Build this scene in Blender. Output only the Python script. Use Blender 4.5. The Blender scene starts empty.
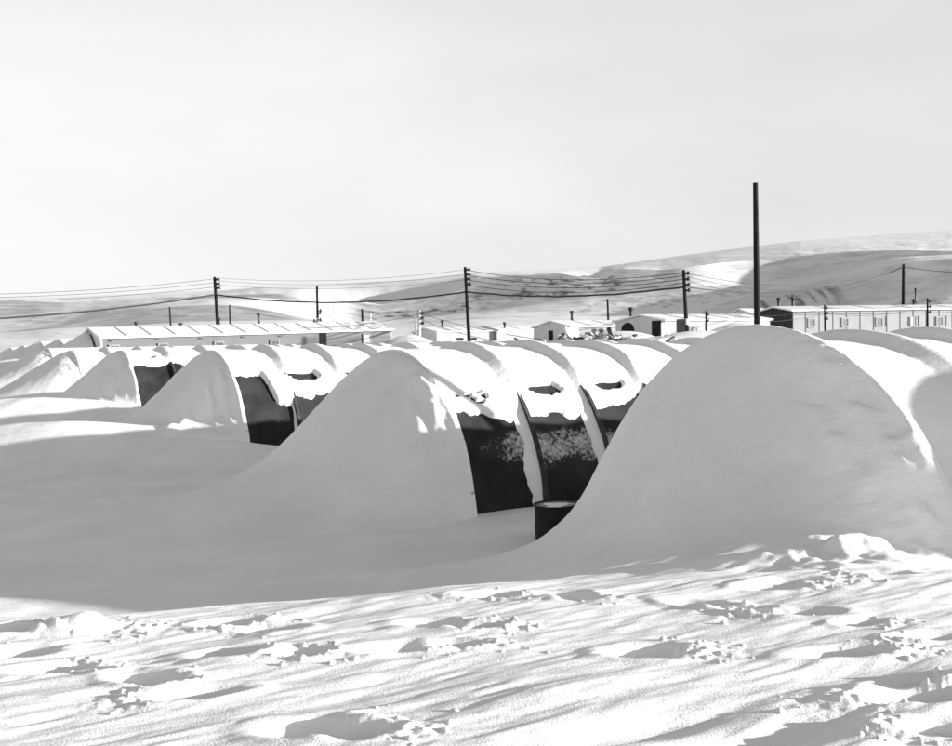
import bpy, math, random
import numpy as np
from mathutils import Matrix, Vector
random.seed(7)
rad = math.radians
scn = bpy.context.scene
C = scn.collection

# ------------------------------------------------------------------ camera
F = 1070.0; EYE = 2.5; PW, PH = 952.0, 746.0; HY = 340.0; ROLL = rad(1.0)
pitch = math.atan((PH/2-HY)/F)
CAM = Matrix.Rotation(rad(90)-pitch, 4, 'X') @ Matrix.Rotation(-ROLL, 4, 'Z')
CAM.translation = Vector((0, 0, EYE))
cd = bpy.data.cameras.new('camera'); cam = bpy.data.objects.new('camera', cd); C.objects.link(cam)
cam.matrix_world = CAM
cd.sensor_width = 36; cd.lens = 36*F/PW; cd.clip_start = 0.1; cd.clip_end = 30000
scn.camera = cam
R3 = np.array(CAM.to_3x3())
def W(x, y, D):
    """point seen at pixel x,y of the photograph at forward distance D"""
    x = np.asarray(x, float); y = np.asarray(y, float)
    v = np.stack([(x-PW/2)/F, -(y-PH/2)/F, -np.ones_like(x*y)*1.0], -1) if x.shape == y.shape else None
    w = v @ R3.T
    k = D/w[..., 1]
    return w*np.asarray(k)[..., None] + np.array([0, 0, EYE])
def P(x, y, D):
    p = W(np.array(float(x)), np.array(float(y)), float(D)); return Vector((float(p[0]), float(p[1]), float(p[2])))

# ------------------------------------------------------------------ light
SUN_EL = rad(8.6); SUN_H = Vector((.99, -.14)).normalized()
sd = bpy.data.lights.new('sun', 'SUN'); sun = bpy.data.objects.new('sun', sd); C.objects.link(sun)
sd.energy = 4.25; sd.angle = rad(.55); sd.color = (1, 1, 1)
sv = Vector((SUN_H.x*math.cos(SUN_EL), SUN_H.y*math.cos(SUN_EL), math.sin(SUN_EL)))
sun.rotation_euler = sv.to_track_quat('Z', 'Y').to_euler()
sun.location = sv*200
wd = bpy.data.worlds.new('World'); scn.world = wd; wd.use_nodes = True
nt = wd.node_tree; nt.nodes.clear()
sky = nt.nodes.new('ShaderNodeTexSky'); sky.sky_type = 'NISHITA'; sky.sun_disc = False
sky.sun_elevation = SUN_EL; sky.sun_rotation = math.atan2(SUN_H.x, SUN_H.y)
sky.air_density = 1.0; sky.dust_density = 2.5; sky.altitude = 300
bw = nt.nodes.new('ShaderNodeRGBToBW'); bg = nt.nodes.new('ShaderNodeBackground'); wo = nt.nodes.new('ShaderNodeOutputWorld')
# thin even veil of cloud over the whole sky: compresses the clear-sky gradient
tc = nt.nodes.new('ShaderNodeTexCoord'); mpw = nt.nodes.new('ShaderNodeMapping'); mpw.inputs['Scale'].default_value = (1.5, 1.5, 5)
nzw = nt.nodes.new('ShaderNodeTexNoise'); nzw.inputs['Scale'].default_value = 2.2; nzw.inputs['Detail'].default_value = 5
mrw = nt.nodes.new('ShaderNodeMapRange'); mrw.inputs[1].default_value = .3; mrw.inputs[2].default_value = .7; mrw.inputs[3].default_value = 3.1; mrw.inputs[4].default_value = 3.45
mxw = nt.nodes.new('ShaderNodeMix'); mxw.data_type = 'FLOAT'
sepw = nt.nodes.new('ShaderNodeSeparateXYZ'); mrz = nt.nodes.new('ShaderNodeMapRange'); mrz.interpolation_type = 'SMOOTHSTEP'
mrz.inputs[1].default_value = .22; mrz.inputs[2].default_value = .62; mrz.inputs[3].default_value = .85; mrz.inputs[4].default_value = .0
L = nt.links.new
L(tc.outputs['Generated'], mpw.inputs[0]); L(mpw.outputs[0], nzw.inputs['Vector']); L(nzw.outputs[0], mrw.inputs[0])
L(sky.outputs[0], bw.inputs[0]); L(bw.outputs[0], mxw.inputs[2]); L(mrw.outputs[0], mxw.inputs[3])
L(tc.outputs['Generated'], sepw.inputs[0]); L(sepw.outputs[2], mrz.inputs[0]); L(mrz.outputs[0], mxw.inputs[0])
gx = nt.nodes.new('ShaderNodeMath'); gx.operation = 'MULTIPLY_ADD'; gx.inputs[1].default_value = -.95   # veil a little thicker to the left
L(sepw.outputs[0], gx.inputs[0]); L(mrw.outputs[0], gx.inputs[2]); L(gx.outputs[0], mxw.inputs[3])
L(mxw.outputs[0], bg.inputs[0]); bg.inputs[1].default_value = .10; L(bg.outputs[0], wo.inputs[0])
scn.view_settings.view_transform = 'Standard'; scn.view_settings.look = 'None'
scn.view_settings.exposure = 1.47; scn.view_settings.gamma = 1
scn.view_settings.use_curve_mapping = False
scn.render.engine = 'CYCLES'; scn.cycles.max_bounces = 6; scn.cycles.diffuse_bounces = 4; scn.cycles.use_denoising = True

# ------------------------------------------------------------------ noise
def _hash(ix, iy, seed):
    h = (ix.astype(np.int64)*374761393 + iy.astype(np.int64)*668265263 + seed*974634777) & 0xffffffff
    h = ((h ^ (h >> 13))*1274126177) & 0xffffffff
    return ((h ^ (h >> 16)) & 0xffff)/65535.0
def vnoise(x, y, seed=0):
    x = np.asarray(x, float); y = np.asarray(y, float)
    ix = np.floor(x); iy = np.floor(y); fx = x-ix; fy = y-iy
    fx = fx*fx*fx*(fx*(fx*6-15)+10); fy = fy*fy*fy*(fy*(fy*6-15)+10)
    a = _hash(ix, iy, seed); b = _hash(ix+1, iy, seed); c = _hash(ix, iy+1, seed); d = _hash(ix+1, iy+1, seed)
    return ((a+(b-a)*fx)*(1-fy) + (c+(d-c)*fx)*fy)*2-1
def fbm(x, y, octv=4, seed=0, gain=.5, lac=2.03):
    s = 0; amp = 1; tot = 0
    for i in range(octv):
        s = s+amp*vnoise(x+17.3*i, y-9.1*i, seed+i); tot += amp; amp *= gain; x = x*lac; y = y*lac
    return s/tot
def sst(a, b, x):
    t = np.clip((x-a)/(b-a), 0, 1); return t*t*(3-2*t)

# ------------------------------------------------------------------ layout of the row of huts
AX = np.array([math.cos(rad(32)), math.sin(rad(32))])      # hut axis, away from the front end
RX = np.array([AX[1], -AX[0]])                             # towards the camera side
R0 = 2.28
A3 = np.array([-1.23, 17.3])
def hut_c(p, s=0): return A3 - RX*p + AX*s
#        centre of front arch,   base z, bays, rib spacing
HUTS = {'5': (hut_c(-14.6, 7.1), 1.0, 10), '4': (np.array([2.76, 10.5]), .20, 14), '3': (hut_c(0, -.14), 0, 11),
        '2': (hut_c(9.6), 0, 10), '1': (hut_c(19.6, .3), 0, 9), '0': (hut_c(28.6, .6), 0, 8), '-1': (hut_c(38.5, 1.5), .1, 8)}
BAY = 1.3
RK = {'4': 2.14}
FAR = {}; GD = {}
for i_, (x_, y_, D_f) in enumerate(((87, 333, 77.5), (61, 339, 85.5), (42, 341.5, 93), (25, 345.5, 101), (12, 347.5, 109))):
    p_ = P(x_, y_, D_f); k_ = 'g%d' % i_; HUTS[k_] = (np.array([p_.x, p_.y]), p_.z-2.5, 3); GD[k_] = p_.z

# ------------------------------------------------------------------ ground height
def to_w(x, y, z):
    """ground-ish point: pixel and a height"""
    d = W(np.array(float(x)), np.array(float(y)), 1.0)-np.array([0, 0, EYE]); k = (z-EYE)/d[2]; return d[0]*k, d[1]*k
PITS = []   # X, Y, half length, half width, depth, angle, debris dx, dy
def pit(x, y, a=.19, b=.10, d=.13, ang=20, dx=.3, deb=1.0, rim=.03):
    X, Y = to_w(x, y, .88); PITS.append((X, Y, a, b, d, rad(ang), dx, deb, rim))
for q in [(75, 630, .30, .16, -.10, 10, .33, 1.3), (22, 652, .2, .12, .11, 10, -.3, .8), (50, 668, .20, .11, .13, 15, .25, 1.0), (12, 632, .16, .1, .09, 5, .2, .6),
          (145, 680, .20, .12, .12, -20, .16, .9), (192, 695, .22, .10, .12, 15, -.26, .8), (228, 622, .2, .09, .07, 15, .2, .5), (268, 627, .2, .1, .11, -10, -.2, .9),
          (226, 654, .19, .10, .12, 5, .32, 1.0), (300, 655, .15, .09, .06, 0, .15, 1.5), (395, 650, .2, .09, .11, 5, .28, .8), (455, 647, .17, .08, .10, 5, .2, .9),
          (436, 626, .2, .09, .11, 0, .3, 1.0), (478, 629, .15, .07, .08, 5, .2, .8), (305, 730, .2, .12, .15, 5, .28, 1.0), (357, 735, .16, .10, .13, 0, .22, .8),
          (492, 596, .22, .09, .11, 0, -.2, .5), (560, 596, .2, .10, .10, 0, -.28, 1.0), (580, 600, .15, .08, .09, 0, .2, .5),
          (645, 655, .21, .14, .16, 5, .30, 1.4), (700, 606, .2, .09, .06, -20, .2, 1.2), (745, 612, .18, .08, .08, -15, .15, 1.2), (800, 616, .25, .09, .12, -5, -.3, .8),
          (838, 657, .26, .09, .12, 8, .33, 1.3), (925, 700, .30, .14, .12, 5, -.3, .4), (905, 686, .2, .08, .05, 15, .2, .4), (885, 577, .2, .08, .08, 0, -.25, 1.2),
          (790, 585, .22, .07, .06, 0, .3, .6), (940, 734, .2, .1, .14, 0, -.2, 1.3), (930, 640, .2, .08, .06, 15, -.2, .9), (860, 625, .15, .07, .05, 10, .2, .8), (770, 590, .2, .07, .05, 0, .3, .9)]:
    pit(*q)
BUMPS = []  # X, Y, h, sx, sy, ang
def bump(x, y, D, h, sx, sy, ang=32):
    p = P(x, y, D); BUMPS.append((p.x, p.y, h, sx, sy, rad(ang)))
bump(50, 438, 22.8, .85, 4.4, 1.2, 8); bump(110, 425, 24.8, .35, 2.4, .6, 20); bump(5, 400, 32, .8, 5, 1.3, 8)
bump(395, 340, 60, .45, 7, 2.2, 10); bump(455, 340, 62, .35, 6, 2, 10); bump(515, 340, 60, .3, 5, 2, 20); bump(600, 338, 62, .35, 6, 2, 20); bump(700, 336, 60, .5, 4, 2, 20)
bump(552, 338, 60, .25, 3, 1.5, 20); bump(650, 338, 66, .3, 4, 2, 32); bump(265, 340, 60, .4, 4, 2, 20); bump(330, 345, 64, .5, 4, 1.5, 10); bump(404, 338, 88, 1.1, 2, 2, 32)
bump(150, 345, 71, .5, 7, 2, 32); bump(300, 342, 76, .6, 7, 2, 32); bump(735, 330, 90, 1.6, 4, 3, 10); bump(620, 335, 84, 1.0, 2.5, 3, 32)
bump(640, 735, 4.35, -.07, .45, .12, 30); bump(740, 742, 4.2, -.07, .4, .12, 25); bump(560, 700, 4.8, .03, .6, .12, 33); bump(850, 690, 5.0, -.04, .5, .15, 25)
for k in range(26):
    x = random.uniform(150, 930); bump(x, 341, random.uniform(48, 75), random.uniform(.15, .5), random.uniform(1.5, 4), random.uniform(.8, 1.6), random.uniform(0, 40))
def H(X, Y, near=True):
    X = np.asarray(X, float); Y = np.asarray(Y, float)
    a = X*AX[0]+Y*AX[1]; r = X*RX[0]+Y*RX[1]
    # plain rising beyond the row
    z = 2.1*sst(20, 44, a)+1.2*sst(70, 105, Y)*sst(44, 20, a) + 1.4*sst(60, 320, Y)
    # foreground bank and the hollow behind it
    Dc = 7.0+.13*X+.18*np.sin(X*.9+.6)
    w = 1-sst(-.45, 3.1, Y-Dc)
    z = z + .9*w
    z = z + .025*fbm(a*.55, r*1.3, 3, 61)*(1-w)
    z = z + .17*np.exp(-((Y-(10.8+.28*X+.02*X*X))/.7)**2)*sst(1.2, -1, X)*sst(-14, -6, X)
    # broad swells and wind ripples along the wind (hut axis)
    amp = .35+.65*w
    z = z + .07*fbm(a*.22, r*.55, 3, 11) 
    sas = fbm(a*.75+.3*fbm(a*.5, r*1.2, 2, 40), r*3.6, 3, 21)
    sas2 = fbm(a*1.6, r*9.0, 2, 31)
    z = z + amp*(.019*sas + .006*sas2+.004*vnoise(a*5, r*22, 33))
    z = z + .35*fbm(X*.03, Y*.03, 3, 51)*sst(40, 120, Y) 
    for (bx, by, h, sx, sy, an) in BUMPS:
        m = (np.abs(X-bx) < 4*max(sx, sy)) & (np.abs(Y-by) < 4*max(sx, sy))
        if m.any():
            dx = X[m]-bx; dy = Y[m]-by; u = dx*math.cos(an)+dy*math.sin(an); v = -dx*math.sin(an)+dy*math.cos(an)
            v = v+.25*sy*np.sin(u/sx*2)
            z[m] += h*np.exp(-(u/sx)**2-(np.abs(v)/sy)**2)
    for (bx, by, A, B, d, an, ddx, deb, rim) in PITS:
        m = (np.abs(X-bx) < 1.2) & (np.abs(Y-by) < 1.0)
        if not m.any(): continue
        dx = X[m]-bx; dy = Y[m]-by; u = dx*math.cos(an)+dy*math.sin(an); v = -dx*math.sin(an)+dy*math.cos(an)
        wob = 1+.10*vnoise(dx*6+bx*5, dy*6, 71)
        q = np.sqrt((u/A)**2+(v/B)**2)*wob
        q2 = np.sqrt(((u-.3*A)/(A*.5))**2+(v/(B*.6))**2)
        zz = -d*(.75*(1-sst(.2, 1.1, q))+.25*(1-sst(.3, 1.2, q2))) + .45*rim*np.exp(-((q-1.3)/.32)**2)*(.75+.25*vnoise(dx*5+bx, dy*5, 73))
        # loose clods thrown to one side
        rr_ = random.Random(int(abs(bx*1000)+abs(by*977)))
        cl = 0*dx
        for _k in range(int(20*deb)):
            cu = rr_.gauss(ddx, A*.6); cv = rr_.gauss(-.03, B*.9); cr = rr_.choice((.006, .008, .009, .011, .014, .019))*rr_.uniform(.8, 1.25)
            dd = ((u-cu)**2+(v-cv)**2)/(cr*cr)*(1+.3*vnoise(dx*30, dy*30+_k, 78))
            cl = np.maximum(cl, cr*.8*np.sqrt(np.clip(1-dd, 0, 1)))
        z[m] += zz+cl+(.012+.0*u)*np.exp(-((u-ddx)/(A*.8))**2-((v+.03)/B)**2)*(.4+.6*vnoise(dx*18, dy*18, 79)+.5*vnoise(dx*35, dy*35, 80))
    return z

# ------------------------------------------------------------------ materials
def mat(name, col, rough=.8, spec=.3, var=0, scale=3, bump=0, bscale=40, metal=0, obj=True, detail=4):
    m = bpy.data.materials.new(name); m.use_nodes = True; n = m.node_tree; b = n.nodes['Principled BSDF']
    b.inputs['Base Color'].default_value = (col, col, col, 1); b.inputs['Roughness'].default_value = rough
    b.inputs['Specular IOR Level'].default_value = spec; b.inputs['Metallic'].default_value = metal
    t = n.nodes.new('ShaderNodeTexCoord')
    if var:
        z = n.nodes.new('ShaderNodeTexNoise'); z.inputs['Scale'].default_value = scale; z.inputs['Detail'].default_value = detail
        r = n.nodes.new('ShaderNodeMapRange'); r.inputs[1].default_value = .3; r.inputs[2].default_value = .7
        r.inputs[3].default_value = col*(1-var); r.inputs[4].default_value = col*(1+var)
        n.links.new(t.outputs['Object'], z.inputs['Vector']); n.links.new(z.outputs[0], r.inputs[0]); n.links.new(r.outputs[0], b.inputs['Base Color'])
    if bump:
        z2 = n.nodes.new('ShaderNodeTexNoise'); z2.inputs['Scale'].default_value = bscale; z2.inputs['Detail'].default_value = 3
        bp = n.nodes.new('ShaderNodeBump'); bp.inputs['Strength'].default_value = 1; bp.inputs['Distance'].default_value = bump
        n.links.new(t.outputs['Object'], z2.inputs['Vector']); n.links.new(z2.outputs[0], bp.inputs['Height']); n.links.new(bp.outputs[0], b.inputs['Normal'])
    return m
M_snow = mat('snow', .80, .65, .15, .06, .9, .0026, 90, detail=8)
def wind_crust(m):
    n = m.node_tree; bs = n.nodes['Principled BSDF']; fine = bs.inputs['Normal'].links[0].from_node
    t = n.nodes.new('ShaderNodeTexCoord'); mp = n.nodes.new('ShaderNodeMapping'); mp.inputs['Rotation'].default_value = (0, 0, -rad(32)); mp.inputs['Scale'].default_value = (1, 4, 4)
    z = n.nodes.new('ShaderNodeTexNoise'); z.inputs['Scale'].default_value = 2.2; z.inputs['Detail'].default_value = 6; z.inputs['Roughness'].default_value = .6
    b = n.nodes.new('ShaderNodeBump'); b.inputs['Distance'].default_value = .02
    n.links.new(t.outputs['Object'], mp.inputs[0]); n.links.new(mp.outputs[0], z.inputs['Vector']); n.links.new(z.outputs[0], b.inputs['Height']); n.links.new(b.outputs[0], fine.inputs['Normal'])
wind_crust(M_snow)
M_snowfar = mat('snow_far', .80, .8, .1, .03, .05)
M_wood = mat('pole_wood', .014, .85, .2, .3, 6, .004, 30)
M_woodpale = mat('pale_pole', .5, .8, .2, .2, 6)
M_cable = mat('cable', .03, .6, .3, .2, 1)
M_rib = mat('rib_canvas', .05, .8, .2, .4, 9, .002, 60)
M_black = mat('dark_opening', .02, .9, .1, .3, 3)
M_darkwall = mat('tarred_wall', .03, .85, .2, .6, 2.5, .02, 6)
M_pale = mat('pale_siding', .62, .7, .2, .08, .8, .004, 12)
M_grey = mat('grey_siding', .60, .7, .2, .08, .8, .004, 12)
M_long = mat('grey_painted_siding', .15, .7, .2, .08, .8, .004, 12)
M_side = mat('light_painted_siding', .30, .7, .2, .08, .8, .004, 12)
M_pan = mat('panel_siding', .34, .7, .2, .06, .8, .004, 12)
M_rseam = mat('roof_seam', .56, .8, .2, .2, 3)
M_seam = mat('seam', .22, .8, .2, .2, 3)
M_roof = mat('snowy_roof', .74, .7, .2, .05, .6, .01, 6)
M_window = mat('window_glass', .10, .2, .5, .3, 4)
M_window2 = mat('frosted_window', .20, .3, .5, .3, 4)
M_metal = mat('dark_metal', .03, .5, .4, .4, 8)
M_white = mat('white_paint', .8, .6, .3, .05, 4)
M_scrap = mat('scrap_wood', .12, .9, .2, .8, 1.5)
M_drum = mat('drum_paint', .012, .75, .25, .6, 9, .003, 25)
# canvas with frozen snow dust held in a vertex attribute
def canvas_mat():
    m = mat('canvas', .026, .8, .12, .45, 2.0, .012, 7); n = m.node_tree; b = n.nodes['Principled BSDF']
    at = n.nodes.new('ShaderNodeAttribute'); at.attribute_name = 'dust'
    t = n.nodes.new('ShaderNodeTexCoord')
    z = n.nodes.new('ShaderNodeTexNoise'); z.inputs['Scale'].default_value = 19; z.inputs['Detail'].default_value = 7; z.inputs['Roughness'].default_value = .7
    ad = n.nodes.new('ShaderNodeMath'); ad.operation = 'ADD'
    r = n.nodes.new('ShaderNodeMapRange'); r.inputs[1].default_value = .97; r.inputs[2].default_value = 1.2
    mx = n.nodes.new('ShaderNodeMix'); mx.data_type = 'RGBA'
    src = b.inputs['Base Color'].links[0].from_socket
    n.links.new(t.outputs['Object'], z.inputs['Vector']); n.links.new(z.outputs[0], ad.inputs[0]); n.links.new(at.outputs['Fac'], ad.inputs[1])
    n.links.new(ad.outputs[0], r.inputs[0]); n.links.new(r.outputs[0], mx.inputs[0]); n.links.new(src, mx.inputs[6]); mx.inputs[7].default_value = (.55, .55, .55, 1)
    n.links.new(mx.outputs[2], b.inputs['Base Color'])
    return m
M_canvas = canvas_mat()
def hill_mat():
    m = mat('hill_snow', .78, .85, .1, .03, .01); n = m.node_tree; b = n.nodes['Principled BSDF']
    at = n.nodes.new('ShaderNodeAttribute'); at.attribute_name = 'rock_shade'
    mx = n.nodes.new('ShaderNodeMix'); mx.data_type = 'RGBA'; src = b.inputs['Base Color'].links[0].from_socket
    n.links.new(at.outputs['Fac'], mx.inputs[0]); n.links.new(src, mx.inputs[6]); mx.inputs[7].default_value = (.16, .16, .16, 1)  # one grey for bare stones and for the painted band shade
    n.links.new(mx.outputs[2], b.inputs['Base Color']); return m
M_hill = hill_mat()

# ------------------------------------------------------------------ object helpers
def link(name, me, m, parent=None, smooth=False):
    o = bpy.data.objects.new(name, me); C.objects.link(o)
    if m: me.materials.append(m)
    if smooth: me.polygons.foreach_set('use_smooth', np.ones(len(me.polygons), bool))
    if parent: o.parent = parent
    return o
def grid(name, V, m, parent=None, attr=None, flip=False):
    """V: (rows, cols, 3) array"""
    nr, nc = V.shape[:2]; me = bpy.data.meshes.new(name)
    idx = np.arange(nr*nc).reshape(nr, nc)
    q = np.stack([idx[:-1, :-1], idx[:-1, 1:], idx[1:, 1:], idx[1:, :-1]], -1).reshape(-1, 4)
    if flip: q = q[:, ::-1]
    me.vertices.add(nr*nc); me.vertices.foreach_set('co', V.reshape(-1).astype(np.float32))
    me.loops.add(q.size); me.loops.foreach_set('vertex_index', q.reshape(-1).astype(np.int32))
    me.polygons.add(len(q)); me.polygons.foreach_set('loop_start', np.arange(0, q.size, 4, dtype=np.int32))
    me.update(calc_edges=True)
    if attr:
        a = me.attributes.new(attr[0], 'FLOAT', 'POINT'); a.data.foreach_set('value', attr[1].reshape(-1).astype(np.float32))
    return link(name, me, m, parent, True)
class MB:
    def __init__(s): s.v = []; s.f = []
    def box(s, c, d, rot=None):
        n = len(s.v); c = Vector(c)
        for sx in (-.5, .5):
            for sy in (-.5, .5):
                for sz in (-.5, .5):
                    p = Vector((sx*d[0], sy*d[1], sz*d[2]))
                    if rot is not None: p = rot @ p
                    s.v.append(c+p)
        for f in ((0, 1, 3, 2), (4, 6, 7, 5), (0, 4, 5, 1), (2, 3, 7, 6), (0, 2, 6, 4), (1, 5, 7, 3)): s.f.append([n+i for i in f])
        return s
    def tube(s, p0, p1, r0, r1=None, n=10, caps=True):
        p0 = Vector(p0); p1 = Vector(p1); r1 = r0 if r1 is None else r1
        d = (p1-p0).normalized(); u = d.orthogonal().normalized(); w = d.cross(u); b = len(s.v)
        for p, r in ((p0, r0), (p1, r1)):
            for k in range(n):
                t = 2*math.pi*k/n; s.v.append(p+(u*math.cos(t)+w*math.sin(t))*r)
        for k in range(n): s.f.append([b+k, b+(k+1) % n, b+n+(k+1) % n, b+n+k])
        if caps: s.f.append([b+k for k in range(n)][::-1]); s.f.append([b+n+k for k in range(n)])
        return s
    def path(s, pts, r, n=5):
        pts = [Vector(p) for p in pts]; b = len(s.v)
        for i, p in enumerate(pts):
            d = (pts[min(i+1, len(pts)-1)]-pts[max(i-1, 0)]).normalized()
            u = d.cross(Vector((0, 0, 1)))
            u = u.normalized() if u.length > 1e-4 else d.orthogonal().normalized(); w = d.cross(u)
            for k in range(n):
                t = 2*math.pi*k/n; s.v.append(p+(u*math.cos(t)+w*math.sin(t))*r)
        for i in range(len(pts)-1):
            for k in range(n): s.f.append([b+i*n+k, b+i*n+(k+1) % n, b+(i+1)*n+(k+1) % n, b+(i+1)*n+k])
        return s
    def poly(s, pts):
        n = len(s.v); s.v += [Vector(p) for p in pts]; s.f.append(list(range(n, n+len(pts)))); return s
    def prism(s, pts, off):
        n = len(s.v); k = len(pts); off = Vector(off); s.v += [Vector(p) for p in pts]+[Vector(p)+off for p in pts]
        s.f.append(list(range(n, n+k))); s.f.append(list(range(n+k, n+2*k))[::-1])
        for i in range(k): s.f.append([n+i, n+k+i, n+k+(i+1) % k, n+(i+1) % k])
        return s
    def build(s, name, m, parent=None, smooth=False):
        me = bpy.data.meshes.new(name); me.from_pydata([tuple(p) for p in s.v], [], s.f); me.update()
        return link(name, me, m, parent, smooth)
def empty(name, loc, rz=0):
    o = bpy.data.objects.new(name, None); C.objects.link(o); o.location = loc; o.rotation_euler = (0, 0, rz); o.empty_display_size = .3; return o
def tag(o, label, cat, group=None):
    o['label'] = label; o['category'] = cat
    if group: o['group'] = group
    return o
def gz(x, y): return float(H(np.array([float(x)]), np.array([float(y)]))[0])

# ------------------------------------------------------------------ snow ground
def polar(angs, ds):
    A, D = np.meshgrid(angs, ds); return D*np.sin(A), D*np.cos(A)
ds = [2.4]
while ds[-1] < 420:
    d = ds[-1]; ds.append(d*(1+(.0026 if d < 9 else .006 if d < 60 else .02)))
ds = np.array(ds); angs = np.linspace(rad(-41), rad(41), 1150)
X, Y = polar(angs, ds); Z = H(X, Y)
o = grid('snow_ground', np.stack([X, Y, Z], -1), M_snow, flip=True); o['kind'] = 'structure'
ds2 = np.concatenate([np.linspace(.02, 2.4, 12), np.geomspace(2.5, 420, 110)]); angs2 = np.linspace(rad(41), rad(319), 240)
X, Y = polar(angs2, ds2); Z = H(X, Y)
o = grid('snow_ground', np.stack([X, Y, Z], -1), M_snow, flip=True); o['kind'] = 'structure'
X, Y = polar(np.linspace(rad(-41), rad(41), 60), np.linspace(.02, 2.4, 12)); Z = H(X, Y)
o = grid('snow_ground', np.stack([X, Y, Z], -1), M_snow, flip=True); o['kind'] = 'structure'

# ------------------------------------------------------------------ hills
hx = np.arange(-520, 1480, 2.0)
def ln(pairs):
    a = np.array(pairs, float); return np.interp(hx, a[:, 0], a[:, 1])
rg = fbm(hx*.02, hx*0+3, 3, 5)*1.4+fbm(hx*.09, hx*0, 3, 6)*.8
L1 = ln([(-500, 345), (0, 333), (60, 328), (100, 327), (215, 321), (300, 320), (345, 325.5), (400, 324), (476, 318), (560, 316), (690, 314), (735, 321), (800, 315), (860, 305), (900, 299), (952, 287), (1400, 270)])
L2 = ln([(-500, 344), (0, 332.5), (60, 326), (100, 318), (150, 308), (215, 304), (260, 308), (300, 318), (345, 325.2), (400, 323.7), (476, 317.7), (560, 315.7), (690, 312), (720, 303), (760, 292), (800, 285), (860, 270), (885, 264), (952, 258), (1400, 245)])
L3 = ln([(-500, 335), (0, 317), (60, 312), (120, 304), (200, 299), (260, 297), (300, 302), (345, 322), (400, 320), (476, 312), (560, 301), (640, 293), (700, 286), (760, 284), (800, 280), (840, 269), (870, 261.5), (900, 258), (952, 254), (1400, 240)])
L4 = ln([(-500, 325), (0, 301), (60, 302), (120, 300), (200, 296.5), (260, 294), (300, 293), (345, 300), (380, 305), (420, 300), (450, 292), (476, 278), (520, 275), (560, 273), (590, 278), (600, 278.5), (612, 271), (625, 268.5), (660, 270), (690, 267), (720, 263), (760, 261), (800, 256), (850, 251.5), (900, 250), (952, 251), (1400, 235)])
L5 = ln([(-500, 322), (0, 298), (100, 296.5), (150, 296), (215, 292), (260, 287), (300, 286), (400, 280.5), (476, 275), (520, 273.5), (560, 272), (590, 276.5), (600, 277), (612, 270.3), (625, 268), (660, 269), (690, 266), (720, 262), (760, 260), (800, 255), (850, 250.5), (900, 249), (952, 250), (1400, 233)])
def sm(a, k=15):
    w_ = np.hanning(2*k+1); w_ /= w_.sum(); return np.convolve(np.pad(a, k, mode='edge'), w_, 'valid')
L1, L2, L3 = sm(L1), sm(L2), sm(L3); L4 = sm(L4, 3); L5 = sm(L5, 3)
L1 = L1+.5*fbm(hx*.018, hx*0+3, 2, 5); L2 = np.minimum(L2+.5*fbm(hx*.018, hx*0+13, 2, 5), L1-.2); L3 = np.minimum(L3+.8*fbm(hx*.02, hx*0+7, 3, 8), L2-.2); L4 = np.minimum(L4+rg*.5, L3-.2)
hyx = HY+(PW/2-hx)*math.tan(ROLL)
xm = hx/952
D1 = 1000-250*xm; D1 = np.clip(D1, 400, 1500)
def dzm(La, Lb, D): return np.abs(La-Lb)*D/F
D2 = D1+dzm(L1, L2, D1)/.62+2
D3 = D2+480
D2 = D2+330*sst(690, 830, hx)*sst(930, 830, hx)
D4 = D3+dzm(L3, L4, D3)/.62+2
D5 = D4+260
zg = HY*0
L0 = hyx-3.2+0*hx
Lm = hyx+2.5
rows = []
def seg(La, Da, Lb, Db, n, curve=None, tag_=0):
    for t in np.linspace(0, 1, n, endpoint=False):
        rows.append((La+(Lb-La)*(curve(t) if curve else t), Da+(Db-Da)*t, np.full_like(hx, tag_+t)))
seg(Lm, 330+0*hx, L0, 395+0*hx, 4, tag_=0)
seg(L0, 395+0*hx, L1, np.maximum(D1, 420), 60, tag_=1)
seg(L1, D1, L2, D2, 44, tag_=2)
seg(L2, D2, L3, D3, 60, tag_=3)
seg(L3, D3, L4, D4, 70, tag_=4)
seg(L4, D4, L5, D5, 24, tag_=5)
Lv = L5+10; Lc = np.interp(hx, [-500, 0, 200, 400, 476, 600, 700, 800, 952, 1400], [322, 300, 291, 281, 273, 267, 253, 241, 230, 215])
seg(L5, D5, Lv, D5+500, 8, tag_=6)
seg(Lv, D5+500, np.minimum(Lc+25, Lv), D5*0+3500, 10, tag_=7)
Dx = 5200+3600*xm
seg(np.minimum(Lc+25, Lv), D5*0+3500, Lc, Dx, 40, tag_=8)
rows.append((Lc, Dx, np.full_like(hx, 9))); rows.append((Lc+8, Dx+2500, np.full_like(hx, 9.5)))
HV = np.stack([W(hx, r[0], r[1]) for r in rows]); TG = np.stack([r[2] for r in rows])
Xh, Yh, Zh = HV[..., 0], HV[..., 1], HV[..., 2]
fade = sst(330, 520, Yh)
lit = np.where((TG >= 1) & (TG < 2) | (TG >= 3) & (TG < 4) | (TG >= 5), 1.0, .5)
uu = Xh*.8-Yh*.6; vv = Xh*.6+Yh*.8
cx = np.broadcast_to(hx, TG.shape)
env = np.interp(TG, [0, 1, 1.5, 2, 2.5, 3, 3.5, 4, 4.5, 4.95, 5, 5.5, 6, 7, 8, 9], [0, .3, 1.1, .3, .5, .3, 1.6, .3, 1.3, .3, .3, .8, .2, .2, 2.2, .3])
nz = fbm(cx*.011+TG*1.3, TG*5.5+cx*.012, 5, 90, .55)+.45*fbm(cx*.05+TG, TG*13+cx*.03, 3, 97, .5)
HV[..., 2] = Zh+fade*nz*env*Yh/F
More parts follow.
